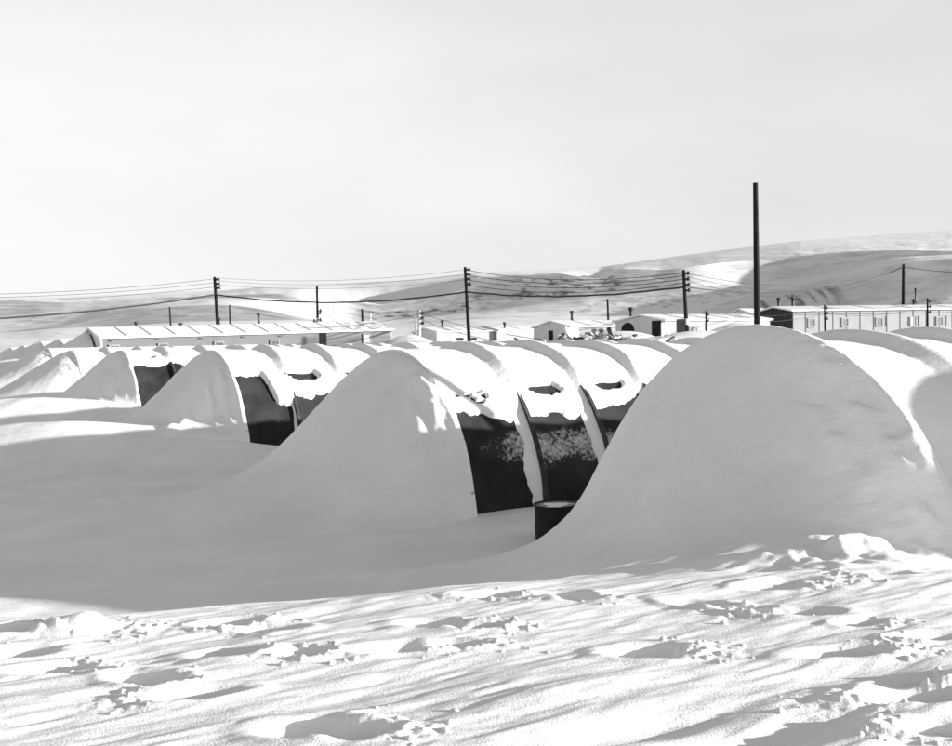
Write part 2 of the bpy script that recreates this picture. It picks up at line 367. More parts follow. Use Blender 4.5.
# bare stony patches: mottled scree on the steep faces and gullies, plus painted shade of the bands
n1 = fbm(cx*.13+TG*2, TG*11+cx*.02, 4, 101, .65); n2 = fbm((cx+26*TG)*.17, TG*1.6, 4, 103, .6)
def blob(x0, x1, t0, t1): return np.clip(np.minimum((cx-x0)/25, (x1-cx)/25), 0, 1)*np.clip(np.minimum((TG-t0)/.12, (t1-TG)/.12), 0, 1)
rock_shade = np.clip((n1-.12)*5, 0, 1)*(blob(350, 500, 4, 4.6)*.8+blob(500, 640, 4.15, 4.95)*.7+blob(560, 780, 3.1, 3.9)*.45+blob(560, 760, 1.1, 1.8)*.15+blob(860, 1100, 1.3, 1.95)*.4)
rock_shade = rock_shade+np.clip((n2-.15)*6, 0, 1)*blob(735, 850, 2.02, 2.8)*.9
band_shade = np.clip(.6+1.3*fbm(cx*.05+TG*3, TG*7-cx*.015, 5, 107, .65), .2, 1.25)  # mottling for the shade painted into the steep hill bands as greyer snow
rock_shade = rock_shade+band_shade*(.30*((TG > 4.02) & (TG < 4.96) & (cx > 360)) + .26*((TG > 2.03) & (TG < 2.97) & (cx > 700)) + .32*((TG > 2.03) & (TG < 2.97) & (cx < 320)) + .32*((TG > 4.02) & (TG < 4.96) & (cx <= 360)))
o = grid('snowy_hills', HV, M_hill, attr=('rock_shade', np.clip(rock_shade, 0, .9)), flip=False); o['kind'] = 'structure'

# ------------------------------------------------------------------ huts
def thick(key, a, th):
    """snow thickness on the arch at a metres along and th degrees from the top (camera side positive)"""
    ea = fbm(a*2.2, th*.02, 4, 200+hash_key(key), .6)
    edge = {'3': 53.5, '2': 39, '1': 33, '0': 75, '-1': 70, '4': 140, '5': 140}.get(key, 140)
    e = edge+ea*4.5*(0 if edge > 100 else 1)
    if key == '2':   # lower edge is ragged with a tongue beside the second rib
        bay = (a % BAY)/BAY
        tong = sst(.55, .72, bay)*(a < BAY)*22 + (a > BAY)*(a < 2*BAY)*13 + (a > 2*BAY)*8
        e = e+tong+ea*4
    if key == '3': e = e+3*np.sin(a*1.1)-1.5+(-3*sst(.75, 1.0, (a % BAY)/BAY))
    c = np.clip((e-th)/5.5, -1, 1)
    t = np.where(c > 0, .085*np.sqrt(np.clip(c, 0, 1)), -.10*np.sqrt(np.clip(-c, 0, 1)))
    if key == '3': t = np.where(t > 0, t*(1-.62*sst(30, 44, th)), t)
    t = t+(c > 0)*(.018*fbm(a*.8, th*.03, 3, 210)+.006*fbm(a*6, th*.25, 3, 212))
    if key == '4': t = t+.02+.03*fbm(a*.5, th*.02, 2, 214)
    # piled ridges over each rib, steep on the windward side
    ridge = 0*a
    for k in range(1, 16):
        d = a-k*BAY-.04*vnoise(th*.08, th*0+k*3, 220)
        pr = np.where(d > 0, np.exp(-(d/.42)**2), np.clip(1+d/(.17+.05*vnoise(th*.05, th*0+k, 221)), 0, 1))
        ridge = np.maximum(ridge, pr)
    if key in ('3', '4', '2', '1', '0'):
        amp = .10*sst(72, 22, np.abs(th))+.012
        t = t+np.where(c > 0, amp*ridge, 0)
    # wedge of drift caught on the windward side of the ribs lower down
    if key in ('3', '2'):
        for k in range(1, 12):
            d = k*BAY-a
            wdt = (.155-.02*(k > 1))*(1-.45*sst(75, 95, th))+.06*fbm(th*.12, th*0+k, 3, 230)
            if key == '2': wdt = wdt*.45
            wedge = .075*(1-d/np.maximum(wdt, .02))
            wedge = np.where((d > 0) & (th > 40), wedge, -.05)
            t = np.maximum(t, wedge)
    def hole(a0, th0, wa, wt, sd):
        g = np.sqrt(((a-a0)/wa)**2+((th-th0)/wt)**2)+.38*fbm(a*4, th*.3, 4, sd, .45)
        top = np.clip((th-(th0-wt*.55))/1.2, -1, 1)
        return np.clip((1-g)*2.5, -1, 1)*.5+.5*0+np.minimum(0, top)
    def cut(t, a0, th0, wa, wt, sd, depth=.16):
        h = hole(a0, th0, wa, wt, sd); return np.where(h > 0, t-(t+.10)*np.clip(h*9, 0, 1), t)
    if key == '3':
        t = cut(t, BAY+.60, 41.5, .36, 4.0, 240); t = cut(t, 2*BAY+.58, 41, .36, 4.0, 241); t = cut(t, 3*BAY+.5, 42, .36, 5, 242)
        t = cut(t, 4*BAY+.5, 42, .4, 5, 243)
        for (da, dt, sa, st) in ((.45, 47, .07, 1.4), (.60, 45.5, .12, 1.0), (.74, 47.5, .06, 1.6), (.62, 50.5, .10, .9), (.27, 47, .05, 1.2), (.52, 49, .05, 1.5)):
            t = cut(t, da, dt-4, sa, st, 245, .12)
    if key == '2':
        t = cut(t, BAY+.4, 41, .42, 5.5, 250, .2); t = cut(t, 2*BAY+.4, 41, .3, 5, 251, .2)
    if key == '1': t = cut(t, .6, 24, .5, 1.2, 252, .05)
    # skin of snow hard against the first arch
    t = np.where((a < .10) & (np.abs(th) < 96), np.maximum(t, .045+.02*vnoise(th*.4, th*0, 260)), t)
    return t
def hash_key(k): return 8 if k in GD else {'5': 1, '4': 2, '3': 3, '2': 4, '1': 5, '0': 6, '-1': 7}[k]
HUTLAB = {
 '5': 'snow covered arched hut at the far right outside the row in view',
 '4': 'nearest arched hut at right with all white roof behind the tallest drift',
 '3': 'arched canvas hut behind the steel drum, dark lower side and snowy roof',
 '2': 'arched canvas hut left of centre with ragged snow patches on its dark side',
 '1': 'small distant arched hut with one black canvas panel showing under roof snow',
 '0': 'far arched hut at left with an all white roof, beyond the black panelled one',
 '-1': 'farthest arched hut of the row, almost lost behind drifts at left edge'}
def arch(a, th, R): t = np.radians(th); return np.stack([a, -R*np.sin(t), R*np.cos(t)], -1)
def make_hut(key):
    R0 = RK.get(key, 2.28)
    c, zb, n = HUTS[key]; Lh = n*BAY
    root = empty('arched_hut', (c[0], c[1], zb), math.atan2(AX[1], AX[0]))
    tag(root, HUTLAB[key], 'arched hut', 'row of arched canvas huts')
    near = key in ('3', '4', '2')
    st = .028 if key == '3' else .04 if near else .07
    na = int(Lh/st); nt_ = int(2*math.pi*R0*200/360/st)
    # canvas
    a = np.linspace(0, Lh, n*12+1); th = np.linspace(-96, 96, 110); Th, Aa = np.meshgrid(th, a)
    bay = (Aa % BAY)/BAY
    sag = R0-.035*np.sin(bay*math.pi)*(1+.3*vnoise(Aa*3, Th*.1, 300))+.006*vnoise(Aa*4, Th*.3, 301)
    dust = -.2+0*Aa
    if key == '3':
        z = np.cos(np.radians(Th))*R0
        dust = -.06+.68*np.exp(-((z-.88)/.34)**2)*(.72+.28*sst(.1, .75, bay))+.12*fbm(Aa*2, Th*.1, 3, 302)
        dust = dust+.10*(Aa < BAY)*np.exp(-((z-.95)/.3)**2)+.12*(Aa > BAY)*np.exp(-((z-.75)/.3)**2)
    if key == '3': dust = np.minimum(dust, .52)+.30*fbm(Aa*2.0+Th*.03, Th*.09, 4, 320)
    if key == '2':
        z = np.cos(np.radians(Th))*R0
        dust = -.3+.75*np.exp(-((z-.75)/.14)**2)*sst(.35, .6, bay)
    if key == '1':
        dust = -.1+.3*fbm(Aa*.6, Th*.35, 3, 303)
    grid('canvas_cover', arch(Aa, Th, sag), M_canvas, root, ('dust', dust), flip=True)
    # snow on the roof, real thickness
    a = np.linspace(-.01, Lh, na); th = np.linspace(-100, 100, nt_)
    if key in ('4', '5'): th = np.linspace(-100, 100, nt_)
    Th, Aa = np.meshgrid(th, a); T = thick(key, Aa, np.where(Th < 0, -Th*.75, Th))
    R_ = R0+T
    bayc = (Aa % BAY)/BAY
    RV = arch(Aa, Th, R_); RV = np.concatenate([arch(Aa[:1]-.012, Th[:1], np.minimum(R_[:1], R0-.05)), RV])
    grid('roof_snow', RV, M_snow, root, flip=True)
    # ribs
    for k in range(n+1):
        if key == '4' and k < n or (key in ('5', '0', '-1') or key in FAR) and k not in (0, n): continue
        th = np.linspace(-97, 97, 80); w = .035; Rr = R0+((.05+.05*sst(28, 50, np.abs(th))) if k else .035)
        prof = [(-w, -.04), (-w, 0), (-.012, .006), (.0, -.012), (.012, .006), (w, 0), (w, -.04)]
        V = np.stack([arch(np.full_like(th, k*BAY+(w if k == 0 else 0)+da)+.008*vnoise(th*.1, th*0+k, 310), th, Rr+dr) for da, dr in prof])
        grid('rib', V, M_rib, root)
    # end walls
    for xx in (.03, Lh-.03):
        mb = MB(); mb.poly([(xx, -R0*.985*math.sin(rad(t)), R0*.985*math.cos(rad(t))) for t in np.linspace(-97, 97, 40)]); mb.build('end_wall', M_canvas, root)
    if key == '4':
        ch = MB(); ch.tube((6.9, .9, 1.9), (6.9, .9, 3.22), .075, n=12); p = ch.build('chimney', M_metal, root, True)
        MB().tube((6.9, .9, 3.2), (6.9, .9, 3.38), .14, .05, 12).build('chimney_cap', M_metal, p, True)
    return root
for k in HUTS:
    if k not in GD: make_hut(k)

# drifts that bury the front ends
DR = {
 'g0': (2.5, 3.0, 10, .7, 1.3, 'pointed snow drift banked on the hut at the left tip of the long grey hut'),
 'g1': (2.5, 3.2, 10, .7, 1.3, 'pointed snow drift second from the long grey hut at far left'),
 'g2': (2.5, 3.6, 12, .7, 1.3, 'pointed snow drift third from the long grey hut at far left'),
 'g3': (2.5, 3.0, 10, .7, 1.3, 'tiny snow drift fourth from the long grey hut at far left'),
 'g4': (2.5, 3.0, 10, .7, 1.3, 'tiniest snow drift on a hut near the left edge'),  # key: height, length scale, reach, lateral growth, label
 '4': (2.40, 1.33, 9, .7, 1.3, 'biggest snow drift at right, rounded mound burying the nearest hut end'),
 '3': (2.33, 1.8, 9, .7, 1.35, 'snow drift in the centre sloping left from the arch of the hut behind the drum'),
 '2': (2.33, 1.8, 9, .7, 1.06, 'snow drift left of centre burying the end of the hut with ragged snow patches'),
 '1': (2.33, 2.0, 9, .7, 1.08, 'snow drift at left burying the end of the hut with one black panel'),
 '0': (2.33, 2.8, 9, .7, 1.6, 'far snow drift near left edge against the all white hut'),
 '-1': (2.33, 3.0, 10, .7, 1.6, 'farthest snow drift of the row at the left edge'),
 '5': (2.2, 1.2, 6, .3, 1.4, 'snow drift on the hut end outside the picture at right')}
for key, (hh, ls, reach, grow, nr_, lab) in DR.items():
    c, zb, n = HUTS[key]; Rd = RK.get(key, R0)+.075
    if key == '4': Rd += .04
    if key in GD: Rd = 3.05
    fine = key in ('3', '4', '2')
    tin = np.linspace(-90, 90, 200 if fine else 100); rin = Rd*np.sin(np.radians(tin))
    out = Rd+np.geomspace(.02, 5.5, 70 if fine else 40)
    r = np.concatenate([-out[::-1], rin, out])
    q = np.concatenate([np.linspace(-.06, 2.5, 130 if fine else 60), np.geomspace(2.53, reach, 90 if fine else 45)])
    Rr, Q = np.meshgrid(r, q); Qp = np.maximum(Q, 0)
    Xw = c[0]-AX[0]*Q+RX[0]*Rr; Yw = c[1]-AX[1]*Q+RX[1]*Rr
    g = H(Xw, Yw)
    lo = np.zeros_like(Qp)+1e-4; hi = np.zeros_like(Qp)+hh*.9999
    nR = np.where(Rr > 0, nr_, 1.7)
    for _ in range(26):
        zc = (lo+hi)/2
        f = ls*(-np.log(zc/hh))**.667+.02+.9*np.exp(-zc/.17); rm = Rd*(np.sqrt(np.clip(1-(zc/hh)**2, 0, 1)) if key not in GD else np.clip(1-zc/hh, 0, 1)**.62)+grow*np.exp(-zc/.22)*np.minimum(1, Qp+.1)+.01
        G = (Qp/f)**nR+(np.abs(Rr)/rm)**nR-1
        up = G < 0; lo = np.where(up, zc, lo); hi = np.where(up, hi, zc)
    cone = lo
    # wind-carved crust: rough close to the rim on the camera side, smooth elsewhere
    rim = np.exp(-(Qp/(.7 if key == '4' else .6))**2)*sst(.1, .5, Rr/Rd)*sst(1.02, .9, Rr/Rd)*sst(0, .06, Qp)
    nn = fbm(Q*3.2+Rr*1.0, Rr*2.2-cone, 4, 400+hash_key(key), .55)
    cone = cone - np.clip(rim, 0, 1)*(.05+(.17 if key in ('3', '4') else .11)*nn) + .03*fbm(Q*.9, Rr*.8, 3, 410)*np.clip(cone, 0, 1)*sst(0, .4, Qp)
    cone = cone+(.012*fbm(Q*1.2+cone, Rr*5+cone*3, 3, 411)+.02*np.abs(fbm(Q*.7+cone*.6, cone*2.6-Rr*.4, 3, 412)))*sst(.03, .3, cone)*sst(0, .25, Qp)
    if key in ('3', '4', '2', '1'):
        side = sst(.30, .5, Rr/Rd)*sst(1.0, .93, Rr/Rd)*sst(0, .08, Qp)
        for q0, am, sd_ in ((.20, .075, 420), (.50, .06, 421), (.85, .04, 422)):
            wv = q0+.10*fbm(cone*1.5, cone*0+q0, 2, sd_)
            cone = cone+am*np.exp(-((Qp-wv)/.075)**2)*side*np.clip(fbm(Rr*1.9+cone*1.7, Q*.8, 3, sd_+hash_key(key))*3+(.7 if q0 < .3 else -.1), 0, 1)
    if key == '2': cone = cone+.22*np.exp(-((Q-1.3-(.6*(Rr-1.6)))/.2)**2)*np.exp(-((Rr-1.6)/.5)**2)
    if key == '3': cone = cone+.05*np.exp(-((Q-1.5)/.3)**2-((Rr-1.7)/.4)**2)
    # height over a common base, so the rim follows the arch and the skirt follows the ground
    top = zb+cone; kk = sst(.0, 1.0, np.clip(cone/hh, 0, 1)*2.2)
    Zw = (g+cone)*(1-kk)+np.maximum(top, g)*kk
    edge = np.maximum(sst(reach*.8, reach, Q), sst(Rd+4, Rd+5.5, np.abs(Rr)))
    lowc = sst(.05, .0, cone)
    Zw = Zw+.004-.06*np.maximum(edge, lowc*.75)
    Zw = np.where((Q < 0) & (np.abs(Rr) < Rd), Zw-.02, Zw)
    if key == '4':   # wind scoop wing low at its right foot
        bx, by = P(840, 560, 7.9)[:2]; dx = Xw-bx; dy = Yw-by
        Zw = Zw+(.19+.12*fbm(dx*3, dy*3, 3, 440))*np.exp(-((dx+.05)/.75)**2-((dy+.1)/.5)**2)*np.where(dx > .3, np.exp(-((dx-.3)/.12)**2), 1)
    tag(grid('snow_drift', np.stack([Xw, Yw, Zw], -1), M_snow, flip=True), lab, 'snow drift', 'snow drifts on the hut ends')

# ------------------------------------------------------------------ steel drum
bp_ = P(559, 545, 13.3); rt = empty('steel_drum', (bp_.x, bp_.y, -.44)); tag(rt, 'black steel drum standing in the hollow, half hidden by the big drift', 'drum')
rt.rotation_euler = (rad(.5), rad(-1.5), rad(10))
prof = [(0, 0), (.285, 0), (.292, .012), (.285, .025), (.282, .27), (.292, .29), (.282, .31), (.282, .57), (.292, .59), (.282, .61), (.282, .855), (.293, .872), (.293, .888), (.282, .888), (.278, .868)]
t = np.linspace(0, 2*math.pi, 65)
prof = [p for i in range(len(prof)-1) for p in [(prof[i][0]+(prof[i+1][0]-prof[i][0])*j/5, prof[i][1]+(prof[i+1][1]-prof[i][1])*j/5) for j in range(5)]]+[prof[-1]]
dent = lambda r, z: r*(1-.035*np.clip(vnoise(t*2.2, t*0+z*6, 501), 0, 1)*(.05 < z < .83)-.05*np.exp(-((t-4.3)/.25)**2-((z-.66)/.08)**2)) if r > .2 else r+0*t
V = np.stack([np.stack([dent(r, z)*np.cos(t), dent(r, z)*np.sin(t), np.full_like(t, z)], -1) for r, z in prof])
grid('shell', V, M_drum, rt)
lid = [(0, .868), (.15, .868), (.27, .868), (.28, .868)]
M_lid = mat('drum_lid', .16, .6, .3, .5, 6)
V = np.stack([np.stack([r*np.cos(t), r*np.sin(t), z+.010*vnoise(3*r*np.cos(t), 3*r*np.sin(t), 5)*(r < .27)], -1) for r, z in lid]); ld = grid('lid', V, M_lid, rt)
wv_ = 1+.16*np.sin(3*t+1)+.10*np.sin(7*t)+.05*np.sin(13*t+2)
rr = np.linspace(0, .24, 12); V = np.stack([np.stack([-.02+r*np.cos(t)*.92*wv_, -.02+r*np.sin(t)*.85*wv_, .868+.022*(1-(r/.24)**2)-.004+.0*t], -1) for r in rr]); grid('snow_patch', V, M_snow, rt)
MB().tube((.17, .05, .86), (.17, .05, .885), .028, n=12).build('bung', M_metal, ld)

# ------------------------------------------------------------------ poles
def base_at(x, D):
    hyp = HY+(PW/2-x)*math.tan(ROLL); p = P(x, hyp, D); return p.x, p.y
POLES = {}
def pole(key, x, ytop, D, r, label, lean=0, pale=False, racks=0, group='wooden utility poles', xb=None, name='utility_pole', lower_pale=False):
    top = P(x, ytop, D); bx, by = base_at(xb if xb else x, D); z0 = gz(bx, by)-.3
    root = empty(name, (bx, by, z0)); tag(root, label, 'utility pole', group)
    tv = Vector((top.x-bx, 0, top.z-z0))
    m = M_woodpale if pale else M_wood
    if lower_pale:
        MB().tube(tv*.48, tv, r*.86, r*.72, 12).build('shaft', M_wood, root, True)
        MB().tube((0, 0, 0), tv*.48, r*1.05, r*.88, 12).build('lower_shaft', M_woodpale, root, True)
    else:
        mb = MB(); N = 6
        for i in range(N): mb.tube(tv*(i/N), tv*((i+1)/N), r*(1.1-.34*i/N), r*(1.1-.34*(i+1)/N), 12, caps=(i == N-1))
        mb.build('shaft', m, root, True)
    for k in range(racks):
        zt = tv*(1-(k*.42+.25)/tv.length); s = r*1.5
        MB().tube(zt+Vector((r*.5, 0, 0)), zt+Vector((r*2.4, -.05, 0)), s*.35, n=8).tube(zt+Vector((r*2.2, -.05, -.12)), zt+Vector((r*2.2, -.05, .14)), s*.55, s*.4, 8).build('insulator', M_metal, root, True)
    POLES[key] = (root, tv, top); return root
def att(key, y):
    root, tv, top = POLES[key]; D = top.y
    for s in np.linspace(0, 1, 200):
        p = root.location+tv*s
        w = (CAM.inverted() @ p); py = PH/2+F*w.y/w.z
        if py <= y: return p
    return top
pole('big', 755.5, 183, 42, .125, 'tallest thick black pole rising behind the biggest snow drift', xb=757.5)
pole('c', 465, 267, 95, .17, 'dark pole in the middle carrying the heavy cable above the central hut', xb=469.5, racks=4)
pole('l', 214.5, 277, 105, .18, 'dark leaning pole left of centre standing above the hut with ragged snow', xb=219.5, racks=3)
pole('t', 317, 286, 118, .17, 'pole with insulators clustered halfway down a pale lower shaft beside long hut', xb=318, lower_pale=True)
pole('m', 683.5, 270, 79, .15, 'dark pole with white band and box at its foot beside the gabled hut', xb=687.5, racks=4)
pole('r', 903.5, 264, 113, .19, 'dark pole rising behind the long pale hut at right', xb=903)
pole('s1', 169.5, 307, 170, .15, 'thin short pole behind the roof of the long grey hut, leftmost of the poles', xb=172)
pole('s2', 229.5, 305, 165, .15, 'thin short pole just right of the leaning pole, behind the long grey hut', xb=231)
pole('s3', 362, 309, 140, .17, 'short dark stub pole behind the right end of the long grey hut', xb=363.5)
pole('s4', 370.5, 313, 142, .12, 'short pale pole close beside the short dark stub pole', pale=True)
pole('s5', 334, 303, 200, .16, 'thin white pole seen against the slope behind the long grey hut', pale=True)
pole('w', 419.5, 310, 88, .13, 'pale pole with two insulators standing behind the scrap heap', pale=True, racks=3)
pole('w2', 415.5, 311, 128, .12, 'thin white pole close behind the pale pole by the scrap heap', pale=True)
pole('s6', 607.5, 299, 150, .17, 'grey pole behind the roof between the two gabled huts', xb=609)
pole('f1', 706, 311, 78, .075, 'slender short post with insulators beside the gabled hut at right', racks=2, group='slender wire posts')
pole('f2', 824.5, 305, 86, .085, 'slender post with side insulators in front of the long pale hut', racks=3, xb=825.5, group='slender wire posts')
pole('f3', 927.5, 298, 84, .085, 'slender post near the right edge in front of the long pale hut', racks=3, group='slender wire posts')
# fittings
root, tv, top = POLES['m']
pb = att('m', 322)-root.location; MB().tube(pb-Vector((0, 0, .22)), pb+Vector((0, 0, .22)), .21, n=12).build('band', M_white, root, True)
MB().box(pb+Vector((-.42, -.1, -.45)), (.6, .45, 1.3)).build('transformer', M_metal, root)
for k, (dx, yy) in enumerate(((.25, 313), (-.3, 321), (-.28, 325), (.28, 320), (.25, 327), (.3, 303+8))):
    root = POLES['t'][0]; pb = att('t', yy)-root.location
    MB().tube(pb, pb+Vector((dx, -.1, 0)), .05, n=6).tube(pb+Vector((dx*1.2, -.1, -.18)), pb+Vector((dx*1.2, -.1, .2)), .13, .1, 8).build('insulator', M_metal, root, True)

# ------------------------------------------------------------------ cables
def cable(p0, p1, sag, r, label, group='thin overhead wires', kink=0):
    pts = []
    for t in np.linspace(0, 1, 40):
        p = p0.lerp(p1, t); p.z -= sag*4*t*(1-t)+kink*math.sin(t*37)*math.sin(t*11); pts.append(p)
    return tag(MB().path(pts, r, 6).build('overhead_cable', M_cable, None, True), label, 'cable', group)
hv = 'heavy overhead cable spans'
cable(P(-120, 323, 88), att('l', 295), .55, .085, 'heavy sagging cable from the left edge to the leaning pole', hv)
cable(att('l', 295), att('c', 292), .85, .075, 'heavy cable spanning the leaning pole and the middle pole', hv, .02)
cable(att('c', 292), att('m', 287), .55, .075, 'heavy cable between the middle pole and the white banded pole', hv, .03)
cable(att('m', 287), att('r', 267), 1.35, .045, 'dark cable dipping between the white banded pole and the right pole', hv)
cable(att('r', 267), P(1040, 273, 80), .3, .03, 'wire leaving the right pole towards the right edge', hv)
for i, (ya, yb) in enumerate(((279, 295), (283, 298), (287, 302))):
    cable(P(-100, yb, 90), att('l', ya), .45, .022, 'thin wire left of the leaning pole, %s of three' % ('top', 'middle', 'lowest')[i])
for i, (ya, yb) in enumerate(((278, 270), (281, 275), (285, 280))):
    cable(att('l', ya), att('c', yb), .6, .014, 'thin wire from leaning pole to middle pole, %s of three' % ('top', 'middle', 'lowest')[i])
for i, (ya, yb) in enumerate(((270, 273), (275, 276), (280, 279.5), (285, 283))):
    cable(att('c', ya), att('m', yb), .7, .028, 'thin wire from middle pole to white banded pole, %s of four' % ('top', 'second', 'third', 'lowest')[i])
for i, (ya, yb) in enumerate(((273, 283), (276, 288), (280, 293))):
    cable(att('m', ya), att('r', 265+i), 1.5+.3*i, .02, 'thin wire running right from the white banded pole, %s of three' % ('top', 'middle', 'lowest')[i])
for i, (a_, b_, y1, y2) in enumerate((('f1', 'f2', 313, 308), ('f1', 'f2', 318, 314), ('f2', 'f3', 307, 300), ('f2', 'f3', 313, 306))):
    cable(att(a_, y1), att(b_, y2), .45, .013, 'thin wire along the front of the pale huts, %s' % ('upper one left of the nearer post', 'lower one left of the nearer post', 'upper one crossing the hut windows', 'lower one crossing the hut windows')[i])
cable(att('w', 313), P(560, 342, 56), .25, .018, 'thin guy wire slanting down right from the pale pole, upper of two')
cable(att('w', 319), P(520, 346, 50), .2, .018, 'thin guy wire slanting down right from the pale pole, lower of two')
cable(att('w', 314), P(300, 328, 84), .3, .018, 'thin wire sagging left from the pale pole to the long grey hut roof')

# ------------------------------------------------------------------ buildings
def gable_hut(name, corner, ang, w, ln_, ze, zr, z0, wall_m, end_m, label, group, seams=5, seam_r=.05, roof_over=.25):
    """corner = camera-side corner of the left gable; local x along the side wall, y back along the gable"""
    root = empty(name, (corner[0], corner[1], z0), ang); tag(root, label, 'hut', group)
    he = ze-z0; hr = zr-z0
    MB().prism([(0, 0, 0), (0, 0, he), (0, w/2, hr-.05), (0, w, he), (0, w, 0)], (.12, 0, 0)).build('gable_wall', end_m, root)
    mb = MB().box((ln_/2+.06, .08, he/2), (ln_-.12, .16, he)).box((ln_/2+.06, w-.08, he/2), (ln_-.12, .16, he))
    mb.build('side_wall', wall_m, root)
    MB().prism([(ln_-.1, 0, 0), (ln_-.1, 0, he), (ln_-.1, w/2, hr-.05), (ln_-.1, w, he), (ln_-.1, w, 0)], (.1, 0, 0)).build('gable_wall', end_m, root)
    # roof with thickness
    k = (hr-he)/(w/2); e = roof_over; tk = .14
    prof = [(-.15, -e, he-e*k), (-.15, w/2, hr), (-.15, w+e, he-e*k), (-.15, w+e, he-e*k+tk), (-.15, w/2, hr+tk), (-.15, -e, he-e*k+tk)]
    rf = MB().prism(prof, (ln_+.3, 0, 0)).build('roof', M_roof, root)
    if seams:
        sl = math.atan(k)
        for i in range(1, seams+1):
            x = ln_*i/(seams+1); mid = Vector((x, w/4-e/2, (he-e*k+hr)/2+tk+.02))
            MB().box(mid, (seam_r*2, (w/2+e)/math.cos(sl), .025), Matrix.Rotation(sl, 3, 'X')).build('roof_seam', M_rseam, rf)
    return root
def chimney(root, x, y, z, h, r, nm='chimney'):
    p = MB().tube((x, y, z), (x, y, z+h), r, n=10).build(nm, M_metal, root, True)
    MB().tube((x, y, z+h-.02), (x, y, z+h+r*1.6), r*1.9, r*1.5, 10).build('chimney_cap', M_metal, p, True)
def opening(root, nm, x, z, w, h, m, y=-.03, frame=None):
    o = MB().box((x, y, z), (w, .06, h)).build(nm, m, root)
    if frame:
        f = MB(); t_ = .12
        f.box((x-w/2-t_/2, y-.01, z), (t_, .1, h+2*t_)).box((x+w/2+t_/2, y-.01, z), (t_, .1, h+2*t_)).box((x, y-.01, z+h/2+t_/2), (w, .1, t_)).box((x, y-.01, z-h/2-t_/2), (w, .1, t_))
        f.build('frame', frame, o)
    return o
def end_opening(root, nm, y, z, w, h, m, arch_=False):
    mb = MB()
    if arch_:
        pts = [(-.03, y-w/2, z-h/2), (-.03, y+w/2, z-h/2)]+[(-.03, y+w/2*math.cos(t_), z-h/2+h*math.sin(t_)) for t_ in np.linspace(.15, math.pi-.15, 9)]
        mb.prism(pts, (.05, 0, 0))
    else: mb.box((-.02, y, z), (.06, w, h))
    return mb.build(nm, m, root)
hg = 'gabled camp huts beyond the row'
ax = math.atan2(.53, .85)
# long grey hut at left
pL = P(101, 338, 75); pR = P(392, 330, 87.2); dv = Vector((pR.x-pL.x, pR.y-pL.y)); angL = math.atan2(dv.y, dv.x)
ridge_z = P(240, 326.3, 133).z
zl = (pL.z+pR.z)/2
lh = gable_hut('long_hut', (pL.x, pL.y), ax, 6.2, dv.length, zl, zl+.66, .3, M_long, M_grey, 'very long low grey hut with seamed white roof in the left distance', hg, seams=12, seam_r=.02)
lh.rotation_euler = (0, -math.atan2(pR.z-pL.z, dv.length), ax); lh.location.z -= .17
lz = zl-.3
opening(lh, 'door', dv.length*.735, lz-.62, .55, 1.35, M_black)
for f_ in (.03, .17, .31, .45, .58): opening(lh, 'vent', dv.length*f_, lz-.22, .3, .08, M_metal)
for f_ in (.0, .15, .33, .52): opening(lh, 'window', dv.length*(f_+.04), lz-.72, .55, .25, M_window, frame=M_seam)
opening(lh, 'window', dv.length*.90, lz-.62, .5, .55, M_pale, frame=M_seam)
for x_, h_ in ((.42, .5), (.56, .8), (.29, .15), (.145, .3)): chimney(lh, dv.length*x_, 3.2, lz+.7, h_, .09)
for k_ in ('g1', 'g2', 'g3', 'g4'):
    c_, z_, n_ = HUTS[k_]; co = c_+RX*3
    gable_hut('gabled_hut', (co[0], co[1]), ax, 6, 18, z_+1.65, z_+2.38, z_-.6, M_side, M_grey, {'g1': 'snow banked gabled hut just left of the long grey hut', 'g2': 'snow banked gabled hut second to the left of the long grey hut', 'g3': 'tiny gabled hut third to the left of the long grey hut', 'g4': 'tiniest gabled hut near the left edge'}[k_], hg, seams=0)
# gabled huts
def ghut(x, yb, D, w, ln_, yeave, ypeak, wm, em, label, seams=4, ang=ax, name='gabled_hut'):
    p = P(x, yeave, D); pk = P(x, ypeak, D+w*.42); z0 = min(gz(p.x, p.y), p.z-2.0)-.4
    return gable_hut(name, (p.x, p.y), ang, w, ln_, p.z, pk.z, z0, wm, em, label, hg, seams), p.z-z0, pk.z-z0
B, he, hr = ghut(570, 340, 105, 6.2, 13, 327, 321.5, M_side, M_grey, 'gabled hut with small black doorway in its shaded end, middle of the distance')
end_opening(B, 'door', 3.2, he-1.15, .75, 1.7, M_black); end_opening(B, 'window', 1.9, he-.95, .25, .5, M_white)
opening(B, 'door', 4.2, he-1.0, .9, 1.3, M_metal); opening(B, 'window', 9.9, he-.85, .5, 1.0, M_black, frame=M_white)
MB().box((.16, -.02, he/2+.2), (1.6, .12, he-.5)).build('corner_board', M_white, B)
chimney(B, 2.6, 3.1, hr, .9, .13)
G, he, hr = ghut(665, 335, 86, 6.2, 12, 320.5, 315.5, M_side, M_grey, 'gabled hut with dark round vent and dark doorway beside the white banded pole')
end_opening(G, 'vent', 4.6, he-.42, 1.7, .72, M_black, True); end_opening(G, 'door', 1.0, he-1.0, 1.1, 2.0, M_black)
MB().box((.05, -.02, he/2), (.9, .12, he-.4)).build('corner_board', M_white, G)
opening(G, 'door', 3.0, he-1.1, .7, .9, M_window, frame=M_seam); opening(G, 'window', 8.9, he-.8, .55, .7, M_window, frame=M_seam)
chimney(G, -.0+1.2, 5.6, he+.3, .75, .13)
A_, he, hr = ghut(499, 338, 132, 6.4, 16, 330.5, 326.5, M_side, M_grey, 'small gabled hut end just right of the middle pole')
MB().box((.3, -.02, he/2+.4), (1.2, .12, he-1)).build('corner_board', M_white, A_)
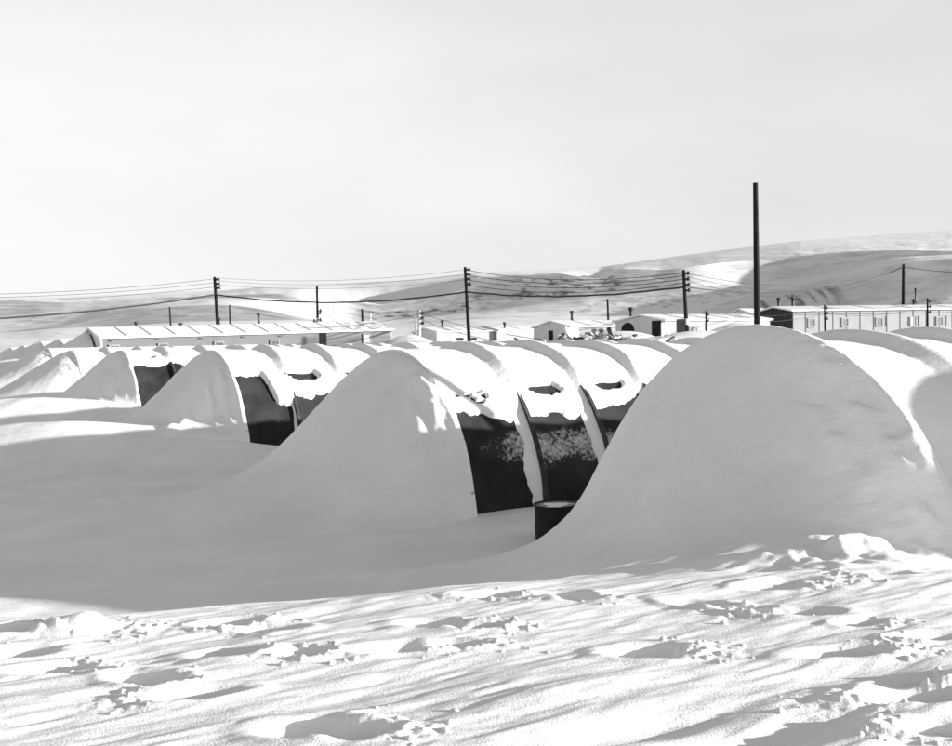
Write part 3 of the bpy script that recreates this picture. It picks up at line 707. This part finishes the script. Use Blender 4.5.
chimney(A_, 1.5, 1.0, hr-.9, 1.2, .13)
E_, he, hr = ghut(437, 338, 128, 6.0, 9, 332, 328.5, M_side, M_grey, 'low hut with two tiny dark windows between pale pole and middle pole')
opening(E_, 'window', 3.2, he-.9, .9, .32, M_black); opening(E_, 'window', 5.2, he-.9, .7, .32, M_black); chimney(E_, 2.5, 3, hr, .8, .13)
# long pale hut at right
pc = P(792, 311, 100); Dl, wD = 34, 7.0
z0 = gz(pc.x, pc.y)-.4
D_ = gable_hut('long_hut', (pc.x, pc.y), rad(12.5), wD, Dl, pc.z, pc.z+.42, z0, M_pan, M_darkwall, 'long pale panelled hut with black tarred end wall at right', hg, seams=7, seam_r=.04)
he = pc.z-z0
mb = MB()
for i in range(1, 24): mb.box((i*1.42, -.025, he/2), (.03, .03, he-.1))
mb.build('wall_battens', M_pan, D_)
mb = MB(); mb.box((Dl/2, -.05, he-.32), (Dl, .05, .05)); mb.build('trim', M_seam, D_)
for i, (x_, w_) in enumerate(((2.0, .75), (5.5, .7), (9.1, .75), (12.6, .35), (15.6, .7), (20, .7), (24, .7), (28, .7))):
    opening(D_, 'window', x_, he-1.15, w_*.75, .68, M_white if i == 3 else M_window2, frame=M_pan)
    if i in (2, 3, 4): opening(D_, 'shutter', x_+.62, he-1.1, .12, .95, M_metal, y=-.12)
for x_, h_ in ((.8, 1.0), (2.3, 1.1), (15.6, .75), (15.6, 1.9)): chimney(D_, x_+.2*(h_ > 1.5), 4.0, he+.2, h_, .13 if h_ < 1.5 else .08)
# snow banked lean-to against the black end
ghut(757, 330, 107.5, 5.0, 3, 316, 309.5, M_grey, M_grey, 'grey gable end between the big pole and the gabled hut with round vent', seams=0, ang=rad(28))

# ------------------------------------------------------------------ scrap heaps
def scrap(x, y, D, wx, n, label, hgt=.7, seed=1):
    rnd = random.Random(seed); p = P(x, y, D); z0 = gz(p.x, p.y)
    root = empty('scrap_heap', (p.x, p.y, z0)); tag(root, label, 'scrap heap', 'scrap heaps behind the huts')
    mb = MB(); mb2 = MB()
    for i in range(n):
        px = rnd.gauss(0, wx*.4); py = rnd.gauss(0, wx*.15); h = hgt*math.exp(-(px/wx)**2*2)*rnd.random()
        rot = (Matrix.Rotation(rnd.uniform(0, 6.3), 3, 'Z') @ Matrix.Rotation(rnd.gauss(0, .35), 3, 'Y'))
        (mb if rnd.random() < .6 else mb2).box((px, py, h+.05), (rnd.uniform(.4, 1.7), rnd.uniform(.06, .3), rnd.uniform(.04, .14)), rot)
    mb.build('tangle', M_scrap, root); mb2.build('snow_crust', M_snow, root)
scrap(425, 340, 58, 4.2, 150, 'wide heap of dark boards at the foot of the pale pole', .8, 1)
scrap(510, 341, 56, 4.0, 60, 'loose snowy scrap right of the middle pole', .4, 2)
scrap(600, 339, 58, 4.5, 110, 'low heap of snowy boards below the hut with small black doorway', .5, 3)
scrap(265, 337, 52, 2.1, 110, 'compact dark scrap heap behind the hut with ragged snow patches', 1.3, 4)
scrap(345, 343, 60, 3.0, 40, 'sparse snowy scrap below the long grey hut', .4, 5)
scrap(700, 334, 72, 4.0, 60, 'low dark scrap at the foot of the white banded pole', .3, 6)
